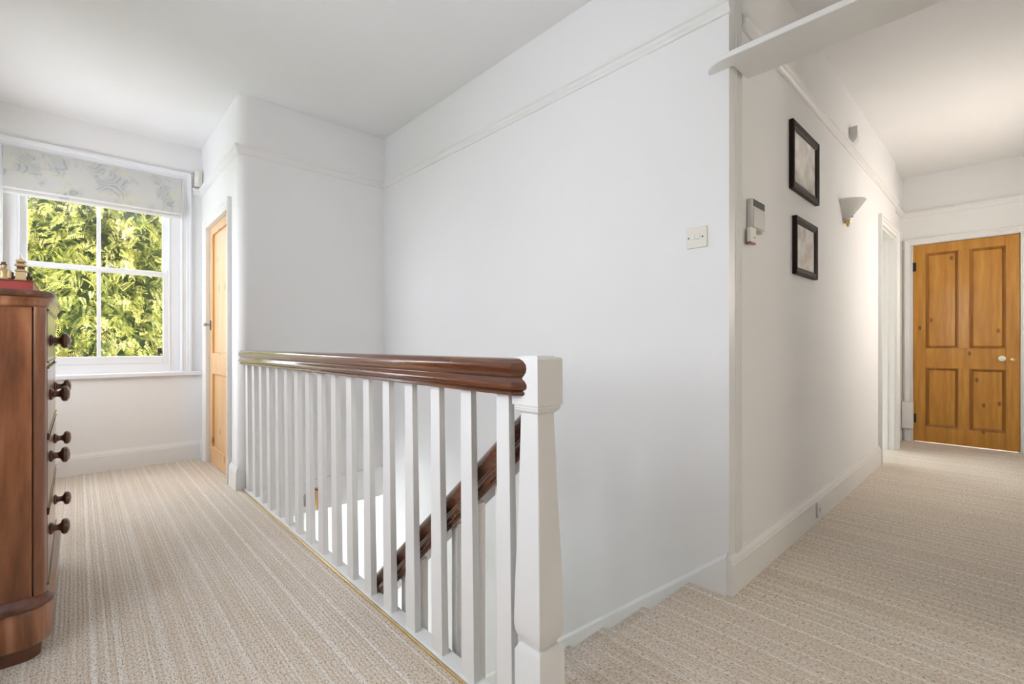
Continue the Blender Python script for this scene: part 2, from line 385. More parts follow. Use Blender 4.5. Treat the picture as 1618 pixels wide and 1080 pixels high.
# ---------------------------------------------------------------- mouldings
RAIL = [(0, 2.278), (.008, 2.280), (.010, 2.292), (.016, 2.300), (.018, 2.314), (.026, 2.320), (.028, 2.334), (.012, 2.338), (0, 2.338)]
SKIRT = [(0, 0), (.018, 0), (.018, .118), (.0155, .124), (.0155, .130), (.012, .140), (.007, .150), (.006, .157), (0, .158)]
ARCH_W = .072
pr = MB()
pr.sweep(RAIL, [(XB, YH - .012, 0), (XB, YS, 0), (XC, YS, 0), (XC, YW, 0), (.725, YW, 0)])
struct('trim_2', pr, 'trim', 'moulded white picture rail running round the stairwell walls', 'trim')
pr = MB(); pr.sweep(RAIL, [(XE, YR, 0), (XE, YH + .03, 0), (5.64, YH + .03, 0)]); pr.sweep(RAIL, [(5.66, YH, 0), (2.0, YH, 0)])
struct('trim_3', pr, 'trim', 'moulded white picture rail along the hall above the pictures', 'trim')
struct('baseboard_window', MB().sweep(SKIRT, [(XC, 4.70, 0), (XC, YW, 0), (XL, YW, 0), (XL, 2.96, 0)]), 'trim', 'white skirting board below the sash window', 'skirting')
struct('baseboard_hall', MB().sweep([(a * 1.15, b) for a, b in SKIRT], [(4.83, YH, 0), (XB - .004, YH, 0)]), 'trim', 'tall white skirting board below the framed pictures', 'skirting')
struct('baseboard_pier', MB().sweep(SKIRT, [(XC + .035, YS - .003, 0), (XC - .003, YS - .003, 0), (XC - .003, 3.772, 0)]), 'trim', 'short white skirting block between cupboard door and balustrade', 'skirting')
struct('baseboard_end', MB().sweep(SKIRT, [(XE, YR, 0), (XE, -.11, 0)]).sweep(SKIRT, [(2.2, YR, 0), (XE, YR, 0)]), 'trim', 'white skirting board along the right side of the hall', 'skirting')
# sloping skirting (wall string) beside the stairs
sl = .84
def line(y): return .165 - sl * (y - .765)
bs = MB(); yend = 3.9
bs.prism([(YH - .0, -.02), (YH - .0, line(YH) - .012), (yend, line(yend) - .012), (yend, line(yend) - .7), (YH + .5, line(YH + .5) - .7), (YH, -.35)], 'x', XB - .018, XB)
bs.loft([[(XB - .016, y, line(y) - .012), (XB, y, line(y) - .012), (XB, y, line(y) + .006), (XB - .004, y, line(y) + .006)] for y in (YH, yend)])
struct('baseboard_stairs', bs, 'trim', 'sloping white skirting following the stairs down', 'skirting', bevel=.004)

def architrave(mb, plane, face, sgn, a0, a1, ztop, w=ARCH_W, z0=0.0, t=.022):
    """stepped architrave round an opening a0..a1, head at ztop; face plane coord, sgn = outward"""
    prf = [(0, -.001), (0, t * .75), (.010, t * .8), (.013, t * .5), (w * .52, t * .5), (w * .56, t * .85), (w * .76, t * .95), (w * .80, t * 1.25), (w, t * 1.25), (w, -.001)]
    def P(a, d, z): return (face + sgn * d, a, z) if plane == 'x' else (a, face + sgn * d, z)
    mb.loft([[P(a0 - o_, d, z0) for o_, d in prf], [P(a0 - o_, d, ztop + o_) for o_, d in prf], [P(a1 + o_, d, ztop + o_) for o_, d in prf], [P(a1 + o_, d, z0) for o_, d in prf]])
    return mb

# reeded post at the corner of the hall, with the remains of a door frame: a plank across the passage
pil = MB().box(XB - .001, 1.995, YH - .006, YH + .001, 0, H)
for k in range(5):
    x = 1.935 + k * .0125
    pil.lathe([(.0055, .12), (.0055, H)], (x, YH - .0055, 0), 'z', 10)
struct('trim_4', pil, 'trim', 'reeded white door post at the corner of the hall', 'trim', smooth=True)
bd = MB(); r = .055
plan = [(2.01, YR + .001), (2.01, YH - .021), (1.874, YH - .021), (1.874, .845)] + \
       [(1.874 - .074 * math.sin(a), .752 + .093 * math.cos(a)) for a in [i * PI / 2 / 10 for i in range(1, 11)]] + [(1.80, YR + .001)]
bd.prism(plan, 'z', 2.066, 2.089)
struct('trim_5', bd, 'trim', 'white plank with a rounded end spanning the hall overhead', 'trim', bevel=.005, seg=3)

# side doorway lining and architrave
sd_ = MB(); X0, X1, Z1 = 4.90, 5.607, 1.985
architrave(sd_, 'y', YH, -1, X0, X1, Z1, .075)
sd_.box(X0 - .0, X0 + .02, YH, YH + .15, 0, Z1); sd_.box(X1 - .012, X1 + .01, YH, YH + .15, 0, Z1); sd_.box(X0, X1, YH, YH + .15, Z1 - .02, Z1)
sd_.box(X1 - .024, X1 - .012, YH + .05, YH + .085, 0, Z1 - .02); sd_.box(X0 + .02, X0 + .032, YH + .05, YH + .085, 0, Z1 - .02)
struct('trim_6', sd_, 'trim', 'bright white frame of the open side doorway in the hall', 'door frame', bevel=.003)
sd_ = MB(); architrave(sd_, 'x', XE, -1, EY0, EY1, EZ, .065); sd_.box(XE, XE + .12, EY1 - .001, EY1 + .03, 0, EZ); sd_.box(XE, XE + .12, EY0 - .03, EY0 + .001, 0, EZ); sd_.box(XE, XE + .12, EY0, EY1, EZ - .001, EZ + .03)
sd_.box(XE + .046, XE + .065, EY0 - .001, EY0 + .014, 0, EZ); sd_.box(XE + .046, XE + .065, EY1 - .014, EY1 + .001, 0, EZ); sd_.box(XE + .046, XE + .065, EY0, EY1, EZ - .014, EZ + .001)
struct('trim_7', sd_, 'trim', 'white architrave round the honey pine door', 'door frame', bevel=.003)
sd_ = MB(); architrave(sd_, 'x', XC, -1, DY0, DY1, DZ, .075); sd_.box(XC, XC + .1, DY1 - .001, DY1 + .02, 0, DZ); sd_.box(XC, XC + .1, DY0 - .02, DY0 + .001, 0, DZ)
struct('trim_8', sd_, 'trim', 'white architrave round the pale pine cupboard door', 'door frame', bevel=.003)
tr = MB(); tr.lathe([(.0045, .91), (.0045, YS - .02)], (.817, 0, .003), 'y', 8)
struct('trim_9', tr, 'brass', 'thin brass strip edging the carpet along the balusters', 'trim', smooth=True)

# ---------------------------------------------------------------- sash window
wn = Thing('window_1', (.13, YW + .1, WZ0), 'white four pane sliding sash window overlooking a sunlit conifer', 'window', kind='structure')
# box linings and architrave
b = MB(); architrave(b, 'y', YW, -1, -.384, .648, 2.38, .072, .757, .02); wn.part(b, 'architrave', 'sash', bevel=.003)
b = MB(); b.box(WX0, -.318, YW + .05, YW + .19, WZ0, WZ1); b.box(.580, WX1, YW + .05, YW + .19, WZ0, WZ1); b.box(-.318, .580, YW + .05, YW + .19, 2.33, WZ1); b.box(-.318, .580, YW + .05, YW + .22, WZ0, .828)
b.box(-.318, -.306, YW + .045, YW + .06, .828, 2.33); b.box(.568, .580, YW + .045, YW + .06, .828, 2.33)
b.box(WX0, -.384, YW, YW + .05, WZ0, WZ1); b.box(.648, WX1, YW, YW + .05, WZ0, WZ1)
wn.part(b, 'box_frame', 'sash', bevel=.003)
wn.part(MB().box(WX0 - .09, XC - .006, YW - .035, YW + .06, .722, .757), 'sill', 'sash', bevel=.008, seg=3)
def sash(x0, x1, z0, z1, y0, y1, name, bot, top, horn):
    b = MB(); st = .046
    b.box(x0, x0 + st, y0, y1, z0, z1); b.box(x1 - st, x1, y0, y1, z0, z1); b.box(x0 + st, x1 - st, y0, y1, z0, z0 + bot); b.box(x0 + st, x1 - st, y0, y1, z1 - top, z1)
    if horn:
        for xa, s_ in ((x0, 1), (x1, -1)): b.prism([(xa, z1), (xa + s_ * .034, z1), (xa + s_ * .030, z1 + .014), (xa + s_ * .022, z1 + .022), (xa + s_ * .024, z1 + .034), (xa + s_ * .012, z1 + .058), (xa, z1 + .062)], 'y', y0 + .004, y1)
    p = wn.part(b, name, 'sash', bevel=.004)
    xm = (.112 + .139) / 2
    wn.part(MB().box(xm - .0125, xm + .0125, y0 + .006, y1 - .004, z0 + bot, z1 - top), 'glazing_bar', 'sash', p, bevel=.004)
    ym = (y0 + y1) / 2
    for a, c in ((x0 + st, xm - .0125), (xm + .0125, x1 - st)): wn.part(MB().box(a, c, ym - .002, ym + .002, z0 + bot, z1 - top), 'pane', 'glass', p)
    return p
lower = sash(-.316, .578, .828, 1.598, YW + .062, YW + .102, 'sash', .062, .036, True)
sash(-.316, .578, 1.562, 2.33, YW + .106, YW + .146, 'sash', .036, .05, False)
wn.part(MB().box(.185, .215, YW + .068, YW + .10, 1.598, 1.606).lathe([(.008, .006), (.006, .018), (.0, .022)], (.2, YW + .082, 1.60), 'z', 12), 'window_catch', 'steel', lower)
wn.part(MB().box(.497, .527, YW + .09, YW + .118, .905, .955), 'stop_bracket', 'dark', lower, bevel=.004)
portal((.13, YW + .29, 1.45), (0, -1, 0), .95, 1.35)

def added_window(name, label, plane, face, a0, a1, z0, z1, n, gm='glass', warm=False):  # extra windows added for more daylight indoors
    t = Thing(name, ((face, (a0 + a1) / 2, z0) if plane == 'x' else ((a0 + a1) / 2, face, z0)), label, 'window', kind='structure')
    def B(p, q, lo_, hi_, d0, d1):
        m_ = MB(); return m_.box(face + d0, face + d1, p, q, lo_, hi_) if plane == 'x' else m_.box(p, q, face + d0, face + d1, lo_, hi_)
    s = -1 if face < 0 else 1
    fr = MB()
    for m_ in (B(a0, a0 + .06, z0, z1, s * .10, s * .16), B(a1 - .06, a1, z0, z1, s * .10, s * .16), B(a0 + .06, a1 - .06, z0, z0 + .07, s * .10, s * .16), B(a0 + .06, a1 - .06, z1 - .06, z1, s * .10, s * .16)): fr.add(m_.v, m_.f)
    f = t.part(fr, 'frame', 'sash', bevel=.003)
    wdt = (a1 - a0 - .12) / n
    for k in range(n):
        if k: t.part(B(a0 + .06 + k * wdt - .015, a0 + .06 + k * wdt + .015, z0 + .07, z1 - .06, s * .105, s * .155), 'glazing_bar', 'sash', f)
        t.part(B(a0 + .06 + k * wdt, a0 + .06 + (k + 1) * wdt, z0 + .07, z1 - .06, s * .128, s * .132), 'pane', gm, f)
    t.part(B(a0 - .05, a1 + .05, z0 - .035, z0, s * -.03, s * .10), 'sill', 'sash', bevel=.006)
    if warm: t.part(B(a0 + .002, a1 - .002, z0 + .01, z1 - .002, s * .055, s * .057), 'added_warm_sheet', 'warm_sheet')  # added tinted sheet, colours the incoming daylight warm
added_window('window_added_2', 'unseen casement window added beyond the chest to brighten the landing', 'x', XL, *LW[0], 2); portal((XL - .29, 4.0, 1.5), (1, 0, 0), 1.1, 1.3)  # added out of view to throw sky light on the left end
added_window('window_added_6', 'wide unseen window added near the viewer to light the stairwell', 'x', XL, *LW[1], 3); portal((XL - .29, 1.2, 1.55), (1, 0, 0), 1.2, 1.3)  # added out of view for light on the long wall and carpet
added_window('window_added_3', 'unseen tall window added to light the room beyond the side doorway', 'y', 2.9, 3.4, 6.8, .2, 2.5, 4); portal((5.1, 3.19, 1.35), (0, -1, 0), 3.4, 2.3)  # added to flood the side doorway and the far hall floor
added_window('window_added_4', 'unseen window added facing the pictures to brighten the hall', 'y', YR, 4.1, 5.5, 1.05, 2.1, 2, 'glass', True); portal((4.8, YR - .29, 1.575), (0, 1, 0), 1.4, 1.05)  # added out of view to brighten the hall wall and ceiling
added_window('window_added_5', 'window added to brighten the hall below the stairs', 'y', YW, -.4, 1.8, -2.2, -.70, 3, 'obscured'); portal((.7, YW + .29, -1.45), (0, -1, 0), 2.2, 1.5)  # added and widened to brighten the lower stairwell

added_window('window_added_7', 'unseen window added to brighten the hall below from the left', 'x', XL, 2.8, 4.65, -2.15, -.5, 3); portal((XL - .29, 3.725, -1.325), (1, 0, 0), 1.85, 1.65)  # added out of view to light the lower stair wall
added_window('window_added_8', 'unseen window added behind the landing to light the hall corner', 'y', YB, 1.3, 2.1, 1.0, 2.25, 2, 'glass', True); portal((1.7, YB - .29, 1.62), (0, 1, 0), .8, 1.25)  # added behind the camera to lift the hall corner and newel
# roman blind
bl = Thing('roman_blind', (.13, YW - .03, 2.38), 'pale floral roman blind drawn up above the sash window', 'blind')
prof = [(YW - .028, 2.377), (YW - .034, 2.30), (YW - .046, 2.20), (YW - .056, 2.12), (YW - .060, 2.088), (YW - .052, 2.083), (YW - .044, 2.12), (YW - .034, 2.20), (YW - .024, 2.30), (YW - .023, 2.377)]
bl.part(MB().prism(prof, 'x', -.381, .645), 'front_fold', 'blind', smooth=True)
for k in range(3):
    y = YW - .050 + k * .013; z = 2.076 - k * .016
    bl.part(MB().prism([(y, z + .05), (y - .005, z + .006), (y - .003, z), (y + .002, z), (y + .004, z + .006), (y + .004, z + .05)], 'x', -.380 + .001 * k, .644 - .001 * k), 'lower_fold', ('lining', 'blind', 'lining')[k], smooth=True)
bl.part(MB().box(-.380, .644, YW - .022, YW - .001, 2.35, 2.378), 'headrail', 'sash')

# ---------------------------------------------------------------- cupboard door (pale pine, boarded)
def leaf_door(): pass
dr = Thing('door_1', (XC + .035, (DY0 + DY1) / 2, 0), 'pale pine boarded cupboard door beside the sash window', 'door', kind='structure')
dx0, dx1 = XC + .014, XC + .05; y0, y1 = DY0 + .003, DY1 - .003; zb = .008; zt = DZ - .003
for a, c in ((y0, y0 + .095), (y1 - .095, y1)): dr.part(MB().box(dx0, dx1, a, c, zb, zt), 'stile', 'palepine', bevel=.004)
for a, c in ((zb, .15), (.745, .917), (1.885, zt)): dr.part(MB().box(dx0, dx1, y0 + .095, y1 - .095, a, c), 'rail', 'palepine', bevel=.004)
ed = [y0 + .095, 4.07, 4.236, 4.395, y1 - .095]
for a, c in zip(ed, ed[1:]):
    for za, zc in ((.15, .745), (.917, 1.885)): dr.part(MB().box(dx0 + .014, dx1 - .006, a + .0005, c - .0005, za, zc), 'board', 'palepine', bevel=.004)
hd = dr.part(MB().box(dx0 - .004, dx0, 4.545, 4.575, 1.105, 1.185), 'latch_plate', 'dark', bevel=.001)
dr.part(MB().lathe([(.006, 0), (.006, .022), (.012, .028), (.015, .036), (.012, .045), (.004, .05)], (dx0 - .004, 4.56, 1.15), 'x', 14, -1), 'handle', 'steel', hd, smooth=True)
for z in (.215, 1.68): dr.part(MB().box(dx0 - .012, dx0 + .001, y0 + .0, y0 + .02, z - .04, z + .04), 'hinge', 'dark', bevel=.002)

# ---------------------------------------------------------------- honey pine four panel door
dr = Thing('door_2', (XE + .03, (EY0 + EY1) / 2, 0), 'honey coloured four panel pine door at the end of the hall', 'door', kind='structure')
x0, x1 = XE + .004, XE + .044; y0, y1 = EY0 + .003, EY1 - .003; zt = EZ - .004; zb = .01
ys = [y0, .062, .301, .378, .617, y1]
dr.part(MB().box(x0, x1, y0, .062, zb, zt), 'stile', 'pine', bevel=.002); dr.part(MB().box(x0, x1, .617, y1, zb, zt), 'stile', 'pine', bevel=.002)
for a, c in ((zb, .168), (.755, .948), (1.90, zt)): dr.part(MB().box(x0, x1, .062, .617, a, c), 'rail', 'pine', bevel=.002)
for a, c in ((.168, .755), (.948, 1.90)):
    dr.part(MB().box(x0, x1, .301, .378, a, c), 'muntin', 'pine', bevel=.002)
    for p, q in ((.062, .301), (.378, .617)):
        pn = dr.part(MB().box(x0 + .014, x1 - .012, p, q, a, c), 'panel', 'pine')
        # mitred moulding round the panel
        mb = MB(); wdt = .026
        prf = [(0, -.002), (.004, -.004), (.010, -.003), (.016, .004), (.022, .010), (wdt, .0145)]
        rings = []
        for o_, d in prf: rings.append([(x0 + d, p + o_, a + o_), (x0 + d, q - o_, a + o_), (x0 + d, q - o_, c - o_), (x0 + d, p + o_, c - o_)])
        rings = [[(x0 + .016, p, a), (x0 + .016, q, a), (x0 + .016, q, c), (x0 + .016, p, c)]] + rings
        mb.loft(rings, False); dr.part(mb, 'moulding', 'pinedark', pn)
kn = dr.part(MB().lathe([(.024, 0), (.024, .004), (.010, .007), (.009, .025), (.020, .032), (.027, .042), (.024, .053), (.012, .058), (.001, .059)], (x0, .086, .858), 'x', 20, -1), 'door_knob', 'ceramic', smooth=True)
dr.part(MB().lathe([(.016, 0), (.015, .004), (.001, .005)], (x0, .018, .847), 'x', 16, -1), 'keyhole_plate', 'brass', smooth=True)
for z in (.24, 1.775): dr.part(MB().box(x0 - .006, x0 + .001, y1 - .022, y1 + .004, z - .045, z + .045), 'hinge', 'dark', bevel=.002)

# ---------------------------------------------------------------- staircase
RISE, GO, N = .187, .215, 14
st = Thing('staircase', (1.4, .92, 0), 'beige carpeted staircase descending beside the long white wall', 'staircase', kind='structure')
SX0, SX1 = .935, XB - .0155
for k in range(N - 1):
    yn = .928 + k * GO; zt_ = -k * RISE          # nosing of this step at the top, riser below it down to the next tread
    if k == 0: poly = [(.88, -.005), (.88, .0), (yn - .010, .0), (yn - .002, -.005), (yn, -.015), (yn - .002, -.027), (yn - .018, -.04), (yn - .018, -RISE), (.88, -RISE)]
    else: poly = [(yn - GO - .018, zt_ - .03), (yn - GO - .018, zt_), (yn - .010, zt_), (yn - .002, zt_ - .005), (yn, zt_ - .015), (yn - .002, zt_ - .027), (yn - .018, zt_ - .04), (yn - .018, zt_ - RISE), (yn - GO - .018, zt_ - RISE)]
    st.part(MB().prism(poly, 'x', SX0, SX1), 'step', 'carpet', smooth=True, angle=50)
s_ = RISE / GO
b = MB(); ya, yb = .90, .928 + 13 * GO
b.prism([(ya, .03 - s_ * (ya - .93)), (yb, .03 - s_ * (yb - .93)), (yb, -.42 - s_ * (yb - .93) + .1), (ya, -.36)], 'x', .892, .9345)
st.part(b, 'string', 'trim', bevel=.004)

# ---------------------------------------------------------------- balustrade
bal = Thing('balustrade', (.85, 2.2, 0), 'white slatted balustrade with a dark polished handrail and tapered newel post', 'balustrade')
curb = MB().box(.826, .878, .894, YS - .002, -.02, .006)
bal.part(curb, 'base_rail', 'baluster', bevel=.003)
bal.part(MB().box(.826, .888, .894, YS - .002, FT - .02, -.02), 'fascia', 'baluster')
sh = lambda z: -.012 * z
def baluster_mesh():
    b = MB(); rings = []
    for z, ix, iy in ((.004, 0, 0), (.858, .0025, .006)):
        s0 = sh(z); rings.append([(-.013 + ix + s0, -.0305 + iy, z), (.013 - ix + s0, -.0305 + iy, z), (.013 - ix + s0, .0305 - iy, z), (-.013 + ix + s0, .0305 - iy, z)])
    return b.loft(rings)
first = None
for k in range(17):
    y = .960 - .0305 + .161 * k
    if first is None:
        first = baluster_mesh().build('baluster', 'baluster', bal.o, bevel=.002); first.location = Vector((.849, y, 0)) - bal.loc
    else:
        c = first.copy(); C.objects.link(c); c.parent = bal.o; c.location = Vector((.849, y, 0)) - bal.loc
HR = []
def rail_profile(hw, z0, h):
    # mushroom rail: top lobe, waist, lower lobe, fillet
    left = [(.30, 1.0), (.55, .985), (.80, .93), (.96, .83), (1.0, .72), (.95, .61), (.83, .52), (.74, .47), (.76, .43), (.88, .38), (.99, .29), (1.0, .22), (.94, .16), (.80, .125), (.78, .10), (.86, .09), (.88, .05), (.82, 0)]
    pts = [(a * hw, z0 + b_ * h) for a, b_ in left]
    return pts + [(-a, b_) for a, b_ in reversed(pts)]
hr = MB().sweep(rail_profile(.044, .852, .095), [(.844, YS + .004, 0), (.844, .886, 0), (.888, .842, 0)])
bal.part(hr, 'handrail', 'mahogany', smooth=True, angle=35)
# newel
nx0, nx1, ny0, ny1 = .840, .934, .80, .894; cx, cy = (nx0 + nx1) / 2, (ny0 + ny1) / 2
def sqr(z, hw): return [(cx + sh(z) - hw, cy - hw, z), (cx + sh(z) + hw, cy - hw, z), (cx + sh(z) + hw, cy + hw, z), (cx + sh(z) - hw, cy + hw, z)]
nw = bal.part(MB().loft([sqr(z, h_) for z, h_ in ((.205, .032), (.212, .033), (.224, .041), (.238, .0455), (.256, .0475), (.275, .0475), (.40, .0435), (.60, .0365), (.805, .031))]), 'newel_post', 'baluster', bevel=.003)
bal.part(MB().loft([sqr(z, h_) for z, h_ in ((-.45, .047), (.186, .047), (.206, .037), (.2065, .02))]), 'newel_base', 'baluster', nw, bevel=.003)
bal.part(MB().loft([sqr(z, h_) for z, h_ in ((.803, .030), (.808, .034), (.813, .0405), (.818, .0405), (.8185, .043), (.826, .043), (.8265, .047), (.944, .047), (.949, .043))]), 'newel_cap', 'baluster', nw, bevel=.002)
bal.part(MB().loft([sqr(z, h_) for z, h_ in ((.948, .032), (.9525, .032))]), 'newel_top', 'baluster', nw, bevel=.002)
# rail and balusters going down with the stairs
top = lambda y: .795 - s_ * (y - .918)
prf = [(a, b_) for a, b_ in rail_profile(.037, -.128, .128)]
b = MB(); b.sweep(prf, [(.908, 3.9, top(3.9)), (.908, .888, top(.888))])
bal.part(b, 'stair_handrail', 'mahogany', smooth=True, angle=35)
sb = None
for k in range(26):
    y = 1.02 + k * GO / 2
    zt_ = top(y) - .122; zb_ = .03 - s_ * (y - .93) - .01
    q = .014
    mb = MB().loft([[(.908 - q, y - q, zb_ + s_ * q), (.908 + q, y - q, zb_ + s_ * q), (.908 + q, y + q, zb_ - s_ * q), (.908 - q, y + q, zb_ - s_ * q)],
                    [(.908 - q, y - q, zt_ + s_ * q), (.908 + q, y - q, zt_ + s_ * q), (.908 + q, y + q, zt_ - s_ * q), (.908 - q, y + q, zt_ - s_ * q)]])
    if sb is None: sb = bal.part(mb, 'stair_baluster', 'baluster'); y_0 = y
    else: copy_part(sb, bal.o, (0, y - y_0, -s_ * (y - y_0)))

# ---------------------------------------------------------------- chest of drawers
ch = Thing('chest_of_drawers', (-.33, 2.5, 0), 'tall mahogany chest of drawers with turned wooden knobs', 'chest of drawers')
CX0, CXF, CY0, CY1 = -.60, -.072, 2.075, 2.925
def chest_ring(z, out, r=.055): return [(x, y, z) for x, y in rrect(CX0, CXF + out, CY0 - out, CY1 + out, r + max(out, -.03), 8, '1001')]
def rings(l): return [chest_ring(z, o_) for z, o_ in l]
ch.part(MB().loft(rings([(.0, -.012), (.052, -.012)])), 'foot', 'chestdark', smooth=True)
ch.part(MB().loft(rings([(.050, .010), (.054, .013), (.160, .013), (.163, .011)])), 'plinth', 'chest', smooth=True)
ch.part(MB().loft(rings([(.162, .013), (.166, .019), (.174, .021), (.182, .018), (.187, .010), (.195, .004), (.20, .0)])), 'base_moulding', 'chestdark', smooth=True)
# carcass: side panels set back from the rounded corner posts
b = MB().box(CX0, CXF - .0315, CY0 + .004, CY1 - .004, .198, 1.10); ch.part(b, 'carcass', 'chest')
ch.part(MB().box(CX0 + .05, CXF - .0265, CY0 + .02, CY1 - .02, .2, 1.09), 'inner_frame', 'chestdark')
for sy in (0, 1):
    pr_ = [(x, y) for x, y in rrect(CXF - .07, CXF, CY0, CY1, .03, 8, '1001')]
    half = [(x, y) for x, y in pr_ if (y < CY0 + .05 if sy == 0 else y > CY1 - .05)]
    yi = CY0 + .045 if sy == 0 else CY1 - .045
    pts = [p for p in half if p[0] > CXF - .029]
    pts = ([(CXF - .027, CY0), ] + pts + [(CXF, yi), (CXF - .027, yi)]) if sy == 0 else ([(CXF - .027, yi), (CXF, yi)] + pts + [(CXF - .027, CY1)])
    ch.part(MB().prism(pts, 'z', .198, 1.10), 'corner_post', 'chest', smooth=True)
# cornice
ch.part(MB().loft(rings([(1.098, .0), (1.102, .006), (1.108, .008), (1.116, .009), (1.122, .014), (1.128, .0155)])), 'frieze_moulding', 'chest', smooth=True)
ch.part(MB().loft(rings([(1.127, .014), (1.131, .020), (1.140, .022), (1.147, .020), (1.150, .016)])), 'top', 'chestdark', smooth=True)
dz = [(.925, 1.092), (.695, .905), (.455, .675), (.212, .435)]
kz = [.996, .808, .592, .338]
for (a, c), kzz in zip(dz, kz):
    d = ch.part(MB().box(CXF - .028, CXF + .002, CY0 + .05, CY1 - .05, a, c), 'drawer', 'chest', bevel=.003)
    # cock bead round the drawer front
    for (p, q, lo_, hi_) in ((CY0 + .048, CY1 - .048, a - .003, a + .001), (CY0 + .048, CY1 - .048, c - .001, c + .003)): ch.part(MB().box(CXF - .02, CXF + .006, p, q, lo_, hi_), 'bead', 'chestdark', d)
    for ky in (2.30, 2.72):
        ch.part(MB().lathe([(.019, 0), (.021, .003), (.019, .007), (.013, .010), (.0105, .016), (.0105, .022), (.014, .027), (.023, .030), (.0275, .036), (.0265, .044), (.018, .050), (.004, .052)], (CXF + .002, ky, kzz), 'x', 22), 'knob', 'chestdark', d, smooth=True)
for z in (.444, .685, .915, .205): ch.part(MB().box(CXF - .028, CXF - .004, CY0 + .045, CY1 - .045, z - .009, z + .009), 'divider', 'chestdark')

# chess box with figures on the chest
cb = Thing('chess_board_box', (-.32, 2.36, 1.15), 'red lacquered board box on top of the chest of drawers', 'box')
cb.part(MB().box(-.56, -.104, 2.16, 2.60, 1.150, 1.184), 'body', 'redlacquer', bevel=.002)
cb.part(MB().box(-.562, -.102, 2.158, 2.602, 1.1835, 1.188), 'lid', 'chestdark', bevel=.001)
ZB = 1.1882
def pagoda(x, y, sc, name, label):
    t = Thing(name, (x, y, ZB), label, 'figurine', 'gold figures on the red board')
    def ring(z, hw): return [(x + a_ * hw * .66 * sc, y + b_ * hw * .66 * sc, ZB + z * sc) for a_, b_ in ((-1, -1), (1, -1), (1, 1), (-1, 1))]
    t.part(MB().loft([ring(0, .022), (ring(.004, .022)), ring(.005, .019), ring(.030, .0165)]), 'tower', 'gold', bevel=.0006)
    for zb_, w_ in ((.029, .021), (.047, .0215), (.060, .018)):
        t.part(MB().loft([ring(zb_, w_ * .8), ring(zb_ + .002, w_), ring(zb_ + .0045, w_ * .96), ring(zb_ + .009, w_ * .66)]), 'roof', 'gold')
    for zb_, w_ in ((.037, .013), (.055, .0115)):
        t.part(MB().loft([ring(zb_, w_), ring(zb_ + .010, w_)]), 'storey', 'chestdark')
    t.part(MB().lathe([(.004 * sc, .067 * sc), (.003 * sc, .072 * sc), (.0005, .076 * sc)], (x, y, ZB), 'z', 8), 'finial', 'gold')
pagoda(-.134, 2.20, 1.0, 'pagoda_figure', 'small gold pagoda figure standing on the red board box')
def robed(x, y, sc, name, label, m):
    t = Thing(name, (x, y, ZB), label, 'figurine', 'gold figures on the red board')
    t.part(MB().lathe([(.019 * sc, 0), (.020 * sc, .003 * sc), (.016 * sc, .008 * sc), (.014 * sc, .022 * sc), (.0175 * sc, .034 * sc), (.013 * sc, .042 * sc), (.006 * sc, .046 * sc)], (x, y, ZB), 'z', 14), 'robe', m, smooth=True)
    h_ = t.part(MB().lathe([(.001, .044 * sc), (.006 * sc, .046 * sc), (.0085 * sc, .052 * sc), (.007 * sc, .059 * sc), (.001, .062 * sc)], (x, y, ZB), 'z', 12), 'head', m, smooth=True)
    t.part(MB().lathe([(.011 * sc, .058 * sc), (.010 * sc, .061 * sc), (.006 * sc, .066 * sc), (.008 * sc, .070 * sc), (.001, .071 * sc)], (x, y, ZB), 'z', 10), 'hat', 'chestdark', h_, smooth=True)
    t.part(MB().box(x + .010 * sc, x + .022 * sc, y - .012 * sc, y + .006 * sc, ZB + .006 * sc, ZB + .040 * sc), 'sleeve', m, bevel=.003)
robed(-.172, 2.195, .8, 'robed_figure', 'gold robed figure at the left picture edge on the red board', 'gold')
robed(-.156, 2.24, .45, 'pawn_figure', 'tiny dark figure between the two gold figures', 'chestdark')
robed(-.117, 2.215, .42, 'pawn_figure', 'tiny dark figure right of the gold pagoda', 'chestdark')

# ---------------------------------------------------------------- things on the walls
t = Thing('light_switch', (XB, .892, 1.422), 'cream light switch plate on the long white wall', 'switch')
t.part(MB().box(XB - .009, XB, .849, .935, 1.379, 1.465), 'plate', 'plastic', bevel=.003, seg=3)
t.part(MB().prism([(XB - .009, 1.412), (XB - .014, 1.414), (XB - .010, 1.433), (XB - .009, 1.434)], 'y', .880, .893), 'rocker', 'whiteplastic')
t.part(MB().box(XB - .0115, XB - .009, .900, .910, 1.415, 1.432), 'rocker', 'whiteplastic')
for y in (.866, .925): t.part(MB().lathe([(.0035, 0), (.003, .0012)], (XB - .009, y, 1.422), 'x', 10, -1), 'screw', 'dark')

t = Thing('heating_controller', (2.12, YH, 1.53), 'grey heating controller with a dark display beside the door post', 'controller')
t.part(MB().box(2.058, 2.200, YH - .024, YH, 1.470, 1.594), 'body', 'grey', bevel=.004)
t.part(MB().box(2.068, 2.194, YH - .0255, YH - .023, 1.562, 1.590), 'display', 'lcd')
t.part(MB().box(2.066, 2.196, YH - .028, YH - .023, 1.474, 1.555), 'flap', 'grey', bevel=.002)
t.part(MB().lathe([(.016, 0), (.016, .012), (.010, .016)], (2.145, YH - .018, 1.470), 'z', 14, -1), 'cable_gland', 'grey', smooth=True)
t = Thing('alarm_box', (2.075, YH, 1.435), 'small cream alarm box with a red base below the grey controller', 'alarm')
t.part(MB().box(2.032, 2.092, YH - .028, YH - .012, 1.408, 1.468), 'body', 'plastic', bevel=.002)
t.part(MB().box(2.034, 2.090, YH - .027, YH - .012, 1.401, 1.4085), 'lens', 'red')
for k in range(2): t.part(MB().box(2.062 + k * .010, 2.067 + k * .010, YH - .0285, YH - .0275, 1.425, 1.430), 'button', 'dark')

